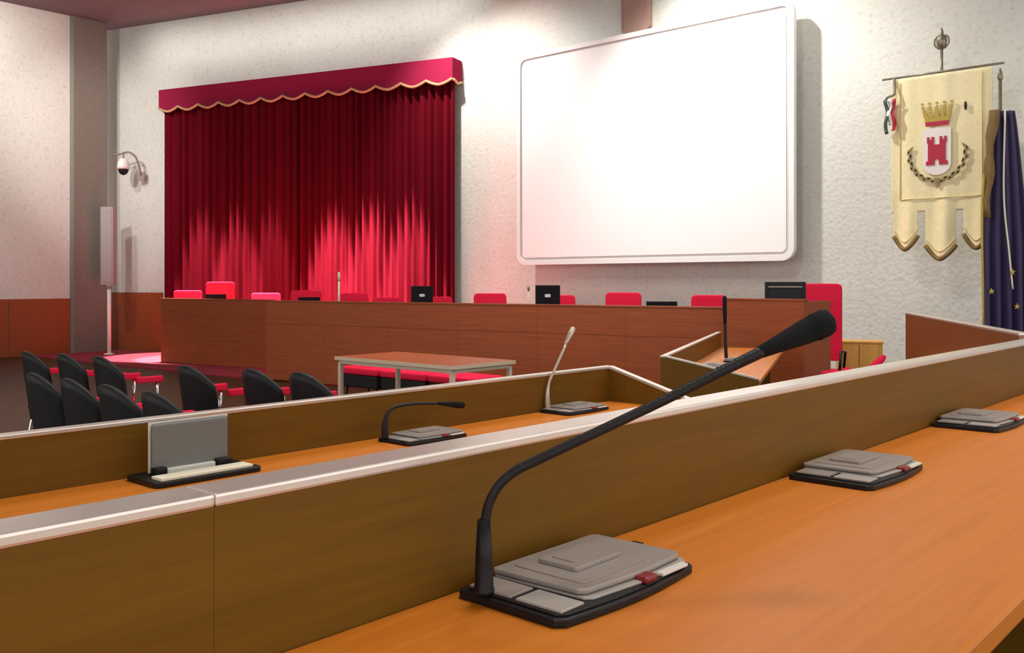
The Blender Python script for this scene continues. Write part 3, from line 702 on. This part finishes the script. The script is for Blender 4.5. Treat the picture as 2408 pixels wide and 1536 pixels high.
# cloth: outline with three tails, gently rippled
zb = on_y(2200, 497, YB).z; ztl = on_y(2118, 585, YB).z; ztm = on_y(2205, 607, YB).z
def ripple(x, z):
    k = (zc - z) / (zc - ztm); k2 = min(1, max(0, (k - 0.62) / 0.2)); return -(0.005 + 0.020 * k2) * math.sin(x * 17 + 0.6) - (0.003 + 0.006 * k2) * math.sin(x * 31)
tails = [(-hwb + 0.02, -hwb + 0.30, ztl), (-0.165, 0.165, ztm), (hwb - 0.30, hwb - 0.02, ztl)]
def bottom(x):
    for a, b, z in tails:
        if a <= x <= b:
            m_ = (x - (a + b)/2) / ((b - a)/2); return z + 0.16 * abs(m_)**1.7
    return zb
nx = 120; nzb = 30; xs_ = [-hwb + 2*hwb*i/nx for i in range(nx + 1)]
bm = bmesh.new(); gridv = []
zs = [zc - (zc - ztm) * j / 60 for j in range(61)]
vmap = {}
def gv(x, z):
    k = (round(x, 4), round(z, 4))
    if k not in vmap: vmap[k] = bm.verts.new((x, ripple(x, z), z))
    return vmap[k]
for i in range(nx):
    xa, xb = xs_[i], xs_[i+1]; xmid = (xa + xb)/2
    for t in tails:                                  # keep the tails' straight sides
        pass
    ba_, bb_ = bottom(xmid - 1e-4), bottom(xmid + 1e-4)
    if abs(bottom(xa) - bottom(xb)) > 0.2: bl = br = bottom(xmid)
    else: bl, br = bottom(xa), bottom(xb)
    for j in range(60):
        z_hi, z_lo = zs[j], zs[j+1]
        if z_hi <= min(bl, br) + 1e-6: break
        l0 = max(z_lo, bl); r0 = max(z_lo, br)
        if z_hi - l0 < 1e-4 and z_hi - r0 < 1e-4: break
        q = [gv(xa, z_hi), gv(xb, z_hi), gv(xb, min(r0, z_hi)), gv(xa, min(l0, z_hi))]
        q2 = [v for n_, v in enumerate(q) if v not in q[:n_]]
        if len(q2) > 2:
            try: bm.faces.new(q2)
            except ValueError: pass
cl = link('cloth', bm, M['banner'], r, True); md = cl.modifiers.new('thickness', 'SOLIDIFY'); md.thickness = 0.006
# border tape and fringe follow the tails
def onb(x, z, lift=0.008): return (x, ripple(x, z) - lift, z)
for a, b, z in tails:
    P_ = [(a + (b - a) * i / 14) for i in range(15)]
    tube('fringe', [onb(x, bottom(min(max(x, a + 1e-4), b - 1e-4)) - 0.012, 0.0) for x in P_], 0.026, M['fringe'], r, 8)
    tube('border_tape', [onb(x, bottom(min(max(x, a + 1e-4), b - 1e-4)) + 0.07) for x in P_], 0.005, M['banner_edge'], r, 6)
for s in (-1, 1):
    tube('border_tape', [onb(s*(hwb - 0.10), zc - 0.05 - k * (zc - 0.05 - zb - 0.15)/12) for k in range(13)], 0.005, M['banner_edge'], r, 6)
tube('border_tape', [onb(-hwb + 0.10 + k*(2*hwb - 0.2)/16, zb + 0.15) for k in range(17)], 0.005, M['banner_edge'], r, 6)
# emblem: pieces of embroidery standing a few millimetres proud of the satin
def patch(name, poly, m, lift, th=0.006, par=None):
    bm = bmesh.new()
    fr = [bm.verts.new((x, -lift - th, z)) for x, z in poly]; bk = [bm.verts.new((x, -lift + 0.006, z)) for x, z in poly]
    n = len(poly)
    f1 = bm.faces.new(fr)
    for i in range(n): bm.faces.new((fr[i], bk[i], bk[(i+1) % n], fr[(i+1) % n]))
    bm.faces.new(bk[::-1])
    return link(name, bm, m, par or r)
def pz(v): return on_y(2205, v, YB).z
def px_(u): return on_y(u, 350, YB).x - xc
cxu = px_(2205)
sh_t, sh_b = pz(303), pz(412); shw = (px_(2238) - px_(2172))/2
shield = []
for i in range(13):
    a = math.pi * i / 12; shield.append((cxu + shw*math.cos(a + math.pi), sh_b + 0.13 - 0.13*math.sin(a)))
shield += [(cxu + shw, sh_t), (cxu, sh_t + 0.012), (cxu - shw, sh_t)]
patch('shield', shield, M['e_white'], 0.022)
# red tower: two battlemented turrets joined by a lower wall, open gate
tw = shw * 0.70; T0, T1 = pz(388), pz(322)
hT = T1 - T0
tower = [(-tw*1.1, T0), (-tw*0.22, T0), (-tw*0.22, T0 + hT*0.14), (0, T0 + hT*0.22), (tw*0.22, T0 + hT*0.14), (tw*0.22, T0), (tw*1.1, T0), (tw*1.1, T0 + hT*0.12), (tw*0.9, T0 + hT*0.16),
         (tw*0.9, T0 + hT*0.75), (tw*1.0, T0 + hT*0.80), (tw*1.0, T1), (tw*0.75, T1), (tw*0.75, T1 - hT*0.10), (tw*0.55, T1 - hT*0.10), (tw*0.55, T1), (tw*0.28, T1), (tw*0.28, T0 + hT*0.72),
         (-tw*0.28, T0 + hT*0.72), (-tw*0.28, T1), (-tw*0.55, T1), (-tw*0.55, T1 - hT*0.10), (-tw*0.75, T1 - hT*0.10), (-tw*0.75, T1), (-tw*1.0, T1), (-tw*1.0, T0 + hT*0.80), (-tw*0.9, T0 + hT*0.75),
         (-tw*0.9, T0 + hT*0.16), (-tw*1.1, T0 + hT*0.12)]
patch('red_tower', [(cxu + a, b) for a, b in tower], M['e_red'], 0.030)
# crown: band and five points
C0, C1, C2 = pz(296), pz(286), pz(250); cw_ = shw * 0.80; ctop = shw * 1.10
patch('crown_band', [(cxu - cw_, C0), (cxu + cw_, C0), (cxu + cw_*1.05, C1), (cxu - cw_*1.05, C1)], M['e_red'], 0.024)
lo_ = C1 + (C2 - C1)*0.30
patch('crown_rim', [(cxu - cw_*1.05, C1), (cxu + cw_*1.05, C1), (cxu + cw_*1.12, lo_), (cxu - cw_*1.12, lo_)], M['e_gold'], 0.024)
for k in range(5):
    f = -1 + 2*k/4; xb_, xt_ = cxu + f*cw_*0.95, cxu + f*ctop*0.95
    patch('crown_point', [(xb_ - cw_*0.20, lo_ - 0.004), (xb_ + cw_*0.20, lo_ - 0.004), (xt_ + 0.012, C2 + 0.01), (xt_ - 0.012, C2 + 0.01)], M['e_gold'], 0.025)
for k in range(5):
    f = -1 + 2*k/4; x = cxu + f*ctop*0.95
    patch('crown_pearl', [(x + 0.016*math.cos(a), C2 + 0.035 + 0.016*math.sin(a)) for a in [2*math.pi*i/8 for i in range(8)]], M['e_gold'], 0.026)
# laurel wreath: leaves along an arc under the shield
wc_z = pz(362); rw, rh = (px_(2272) - px_(2140))/2, pz(362) - pz(424)
for k in range(24):
    a = math.radians(168 + (372 - 168) * k / 23); x, z = cxu + rw*math.cos(a), wc_z + rh*math.sin(a)
    ta = math.atan2(rh*math.cos(a), -rw*math.sin(a)) + (0.5 if k % 2 else -0.5); L_ = 0.11; w_ = 0.016
    leaf = [(x - L_/2*math.cos(ta), z - L_/2*math.sin(ta)), (x - w_*math.sin(ta)*-1, z - w_*math.cos(ta)), (x + L_/2*math.cos(ta), z + L_/2*math.sin(ta)), (x - w_*math.sin(ta), z + w_*math.cos(ta))]
    patch('laurel_leaf', leaf, M['e_olive'], 0.022)
patch('ribbon_end', [(cxu - 0.01, pz(438)), (cxu + 0.02, pz(438)), (cxu + 0.025, pz(420)), (cxu - 0.015, pz(420))], M['e_olive'], 0.024)
patch('black_pin', [(px_(2272) + 0.014*math.cos(a), pz(257) + 0.05*math.sin(a)) for a in [2*math.pi*i/10 for i in range(10)]], M['black'], 0.022)
# tricolour ribbon tied at the left end of the crossbar
xr_ = px_(2098)
for dx, m_, zb_, nm in ((-0.045, M['green'], 305, 'green_ribbon'), (-0.01, M['e_white'], 285, 'white_ribbon'), (0.035, M['e_red'], 298, 'red_ribbon')):
    zt_ = pz(222); zz = pz(zb_)
    bm = bmesh.new()
    for i in range(13):
        pass
    L_ = [Vector((xr_ + dx + 0.012*math.sin(k*0.7 + dx*40), -0.05 - 0.01*math.cos(k*0.9), zt_ + (zz - zt_)*k/12)) for k in range(13)]
    A = [bm.verts.new(p + Vector((-0.022, 0, 0))) for p in L_]; B = [bm.verts.new(p + Vector((0.022, -0.012, 0))) for p in L_]
    for i in range(12): bm.faces.new((A[i], A[i+1], B[i+1], B[i]))
    o = link(nm, bm, m_, r, True); md = o.modifiers.new('thickness', 'SOLIDIFY'); md.thickness = 0.004
tube('ribbon_knot', smooth_path([(xr_ - 0.07, -0.05, pz(226)), (xr_ - 0.03, -0.06, pz(216)), (xr_ + 0.03, -0.06, pz(213)), (xr_ + 0.04, -0.04, pz(205)), (xr_ + 0.02, 0.0, zc + 0.01)], 4), 0.016, M['bracket'], r, 8)
tag(r, 'cream processional banner with crowned red tower crest, hanging from brass pole', 'banner')

# ------------------------------------------------------------------ navy flag on a pole
dF = 10.0
pt, pm = at(2352, 190, dF), at(2352, 765, dF)
r = empty('draped_flag', (pt.x, pt.y, 0), YAW)
zt = pt.z
tube('pole', [(0, 0, 0.03), (0, 0, zt)], 0.018, M['brass'], r, 12)
lathe('foot', [(0.18, 0), (0.18, 0.03), (0.04, 0.07), (0.02, 0.15)], M['brass'], r, 20)
lathe('finial', [(0.01, zt - 0.02), (0.03, zt + 0.03), (0.02, zt + 0.09), (0.004, zt + 0.14)], M['brass'], r, 14)
zf1, zf0 = at(2330, 262, dF).z, 0.75
bm = bmesh.new(); rows = []
for j in range(25):
    t = j / 24; z = zf1 + (zf0 - zf1) * t; row = []
    half = 0.13 + 0.11 * min(1, t * 1.8)**0.8
    for i in range(41):
        s = -1 + 2*i/40
        row.append(bm.verts.new((s * half + 0.03*t, -0.03 - 0.05 * (0.3 + 0.7*t) * (1 + math.sin(s * 13 + 0.8*t)) , z)))
    rows.append(row)
for a, b in zip(rows, rows[1:]):
    for i in range(40): bm.faces.new((a[i], a[i+1], b[i+1], b[i]))
o = link('cloth', bm, M['navy'], r, True); md = o.modifiers.new('thickness', 'SOLIDIFY'); md.thickness = 0.006
tube('fringe', smooth_path([(-0.13, -0.05, zf1), (-0.185, -0.06, zf1 - 0.5), (-0.235, -0.08, zf1 - 1.1), (-0.215, -0.08, zf0 + 0.1)], 6), 0.014, M['e_gold'], r, 6)
bm = bmesh.new(); A = []; B = []
for k in range(13):
    t = k / 12 * 0.46; z = zf1 + (zf0 - zf1) * t; hf = 0.13 + 0.11 * min(1, t * 1.8)**0.8
    A.append(bm.verts.new((-hf - 0.02 + 0.012*math.sin(k*1.7), -0.06 - 0.05*t, z))); B.append(bm.verts.new((-hf + 0.05 + 0.02*math.sin(k*1.1), -0.13, z)))
for k in range(12): bm.faces.new((A[k], A[k+1], B[k+1], B[k]))
o = link('fringe_shade_band', bm, M['fringe'], r, True); md = o.modifiers.new('thickness', 'SOLIDIFY'); md.thickness = 0.008  # gold fringe, its olive also painting the shadowed wall beside it
tube('hanging_cord', smooth_path([(0.0, -0.10, zf1), (-0.03, -0.13, zf1 - 0.9), (0.02, -0.14, zf1 - 1.5), (0.06, -0.14, zf1 - 1.9)], 6), 0.010, M['paper'], r, 6)
for sx, vz in ((-0.17, 685), (0.05, 640), (0.10, 720)):
    z = at(2320, vz, dF).z
    st = []
    for k in range(10):
        a = math.pi/2 + k*math.pi/5; q = 0.035 if k % 2 == 0 else 0.014; st.append((sx + q*math.cos(a), z + q*math.sin(a)))
    prism('star', st, XZ, -0.155, -0.146, M['e_gold'], r)
tag(r, 'dark navy flag hanging in folds from a pole at the right edge', 'flag')

# ------------------------------------------------------------------ dome camera, loudspeaker, post on the left
p = cw(290, 388, 0.42); wp = p + (-NW) * 0.30
r = empty('dome_camera', (p.x, p.y, p.z), YAW)
k = (p - EYE).dot(FWD) / FPX
tube('bracket_arm', smooth_path([(-34*k, 0.16, 26*k), (-10*k, 0.08, 27*k), (12*k, 0.0, 30*k), (26*k, 0.05, 20*k), (32*k, 0.12, -4*k), (34*k, 0.17, -22*k)], 5), 0.020, M['bracket'], r, 8)
box('wall_plate', (24*k, 42*k, 0.16, 0.20, -34*k, -14*k), M['bracket'], r, 0.005)
tube('drop_stem', [(0, 0, 12*k), (0, 0, 30*k)], 0.02, M['bracket'], r, 8)
lathe('housing', [(0.02, 16*k), (0.07, 14*k), (12*k, 6*k), (14*k, -4*k), (13*k, -10*k)], M['white_dome'], r, 24)
lathe('lens_dome', [(12*k, -10*k), (11.5*k, -14*k), (8*k, -21*k), (2*k, -24*k)], M['dark_screen'], r, 24)
tag(r, 'white dome security camera on a curved wall bracket', 'camera')
p = at(254, 670, 18.55); p1 = at(254, 487, 18.55)
r = empty('column_loudspeaker', (p.x, p.y, p.z), YAW); k = (p - EYE).dot(FWD) / FPX
hh = p1.z - p.z
box('cabinet', (-15*k, 15*k, -0.06, 0.10, 0, hh), M['grey_box'], r, 0.01)
box('grille', (-12*k, 12*k, -0.068, -0.058, 0.05, hh - 0.05), M['grey_box'], r, 0.004)
box('mount', (-4*k, 4*k, 0.08, 0.24, hh*0.45, hh*0.55), M['bracket'], r, 0.004)
tag(r, 'tall grey column loudspeaker beside the corner pillar', 'loudspeaker')
p = at(257, 820, 18.0)
r = empty('rail_post', (p.x, p.y, 0.02)); zt = at(257, 676, 18.0).z - 0.02
tube('post', [(0, 0, 0.01), (0, 0, zt)], 0.035, M['white_dome'], r, 12)
lathe('foot', [(0.10, 0), (0.10, 0.015), (0.04, 0.03)], M['white_dome'], r, 16)
lathe('cap', [(0.05, zt - 0.02), (0.05, zt + 0.01), (0.02, zt + 0.03)], M['bracket'], r, 14)
tag(r, 'slim white post standing at the foot of the grey pillar', 'post')

# ------------------------------------------------------------------ oak cabinet and low red armchair by the back wall
p0, p1 = at(1976, 803, 10.2), at(2064, 803, 10.2); mid = (p0 + p1)/2
r = empty('oak_cabinet', (mid.x, mid.y, 0.0), YAW - 0.25); wd = (p1 - p0).length; h = mid.z
box('body', (-wd/2, wd/2 + 0.04, 0, 0.40, 0.05, h - 0.02), M['oak'], r, 0.004)
box('top', (-wd/2 - 0.012, wd/2 + 0.052, -0.015, 0.41, h - 0.02, h), M['oak'], r, 0.004)
box('door', (-wd/2 + 0.01, -0.004, -0.018, -0.001, 0.08, h - 0.04), M['oak'], r, 0.003)
box('door', (0.004, wd/2 - 0.01, -0.018, -0.001, 0.08, h - 0.04), M['oak'], r, 0.003)
box('plinth', (-wd/2 + 0.02, wd/2 + 0.02, 0.02, 0.38, 0, 0.05), M['black'], r, 0.002)
tag(r, 'small golden oak cabinet against the wall right of the high red chair', 'cabinet')
q0, q1 = at(1952, 862, 8.3), at(2066, 838, 8.3); mid = (q0 + q1)/2
r = empty('low_armchair', (mid.x, mid.y, 0.0), YAW + 0.2)
hw2 = (q1 - q0).length/2; za, zb2 = q0.z, q1.z
box('seat', (-hw2 + 0.03, hw2 - 0.03, -0.20, 0.25, 0.34, 0.44), M['red_fabric'], r, 0.03, 3)
bm = bmesh.new()
atube(bm, smooth_path([(-hw2, -0.18, za - 0.10), (-hw2 + 0.02, -0.18, za - 0.03), (-hw2 + 0.06, -0.18, za - 0.02)], 4), 0.035, 10); link('armrest', bm, M['red_fabric'], r, True)
bm = bmesh.new()
atube(bm, smooth_path([(hw2 - 0.30, -0.20, zb2 - 0.19), (hw2 - 0.15, -0.16, zb2 - 0.09), (hw2 + 0.01, -0.10, zb2)], 5), [0.030]*10 + [0.02], 10); link('armrest', bm, M['red_fabric'], r, True)
box('backrest', (-hw2 + 0.05, hw2 - 0.05, 0.22, 0.30, 0.42, za - 0.06), M['red_fabric'], r, 0.03, 3)
for sx in (-1, 1):
    for sy in (-0.16, 0.22): tube('leg', [(sx*(hw2 - 0.06), sy, 0), (sx*(hw2 - 0.08), sy, 0.36)], 0.015, M['black'], r, 8)
tag(r, 'low red armchair with slanting padded arm in front of the oak cabinet', 'armchair')
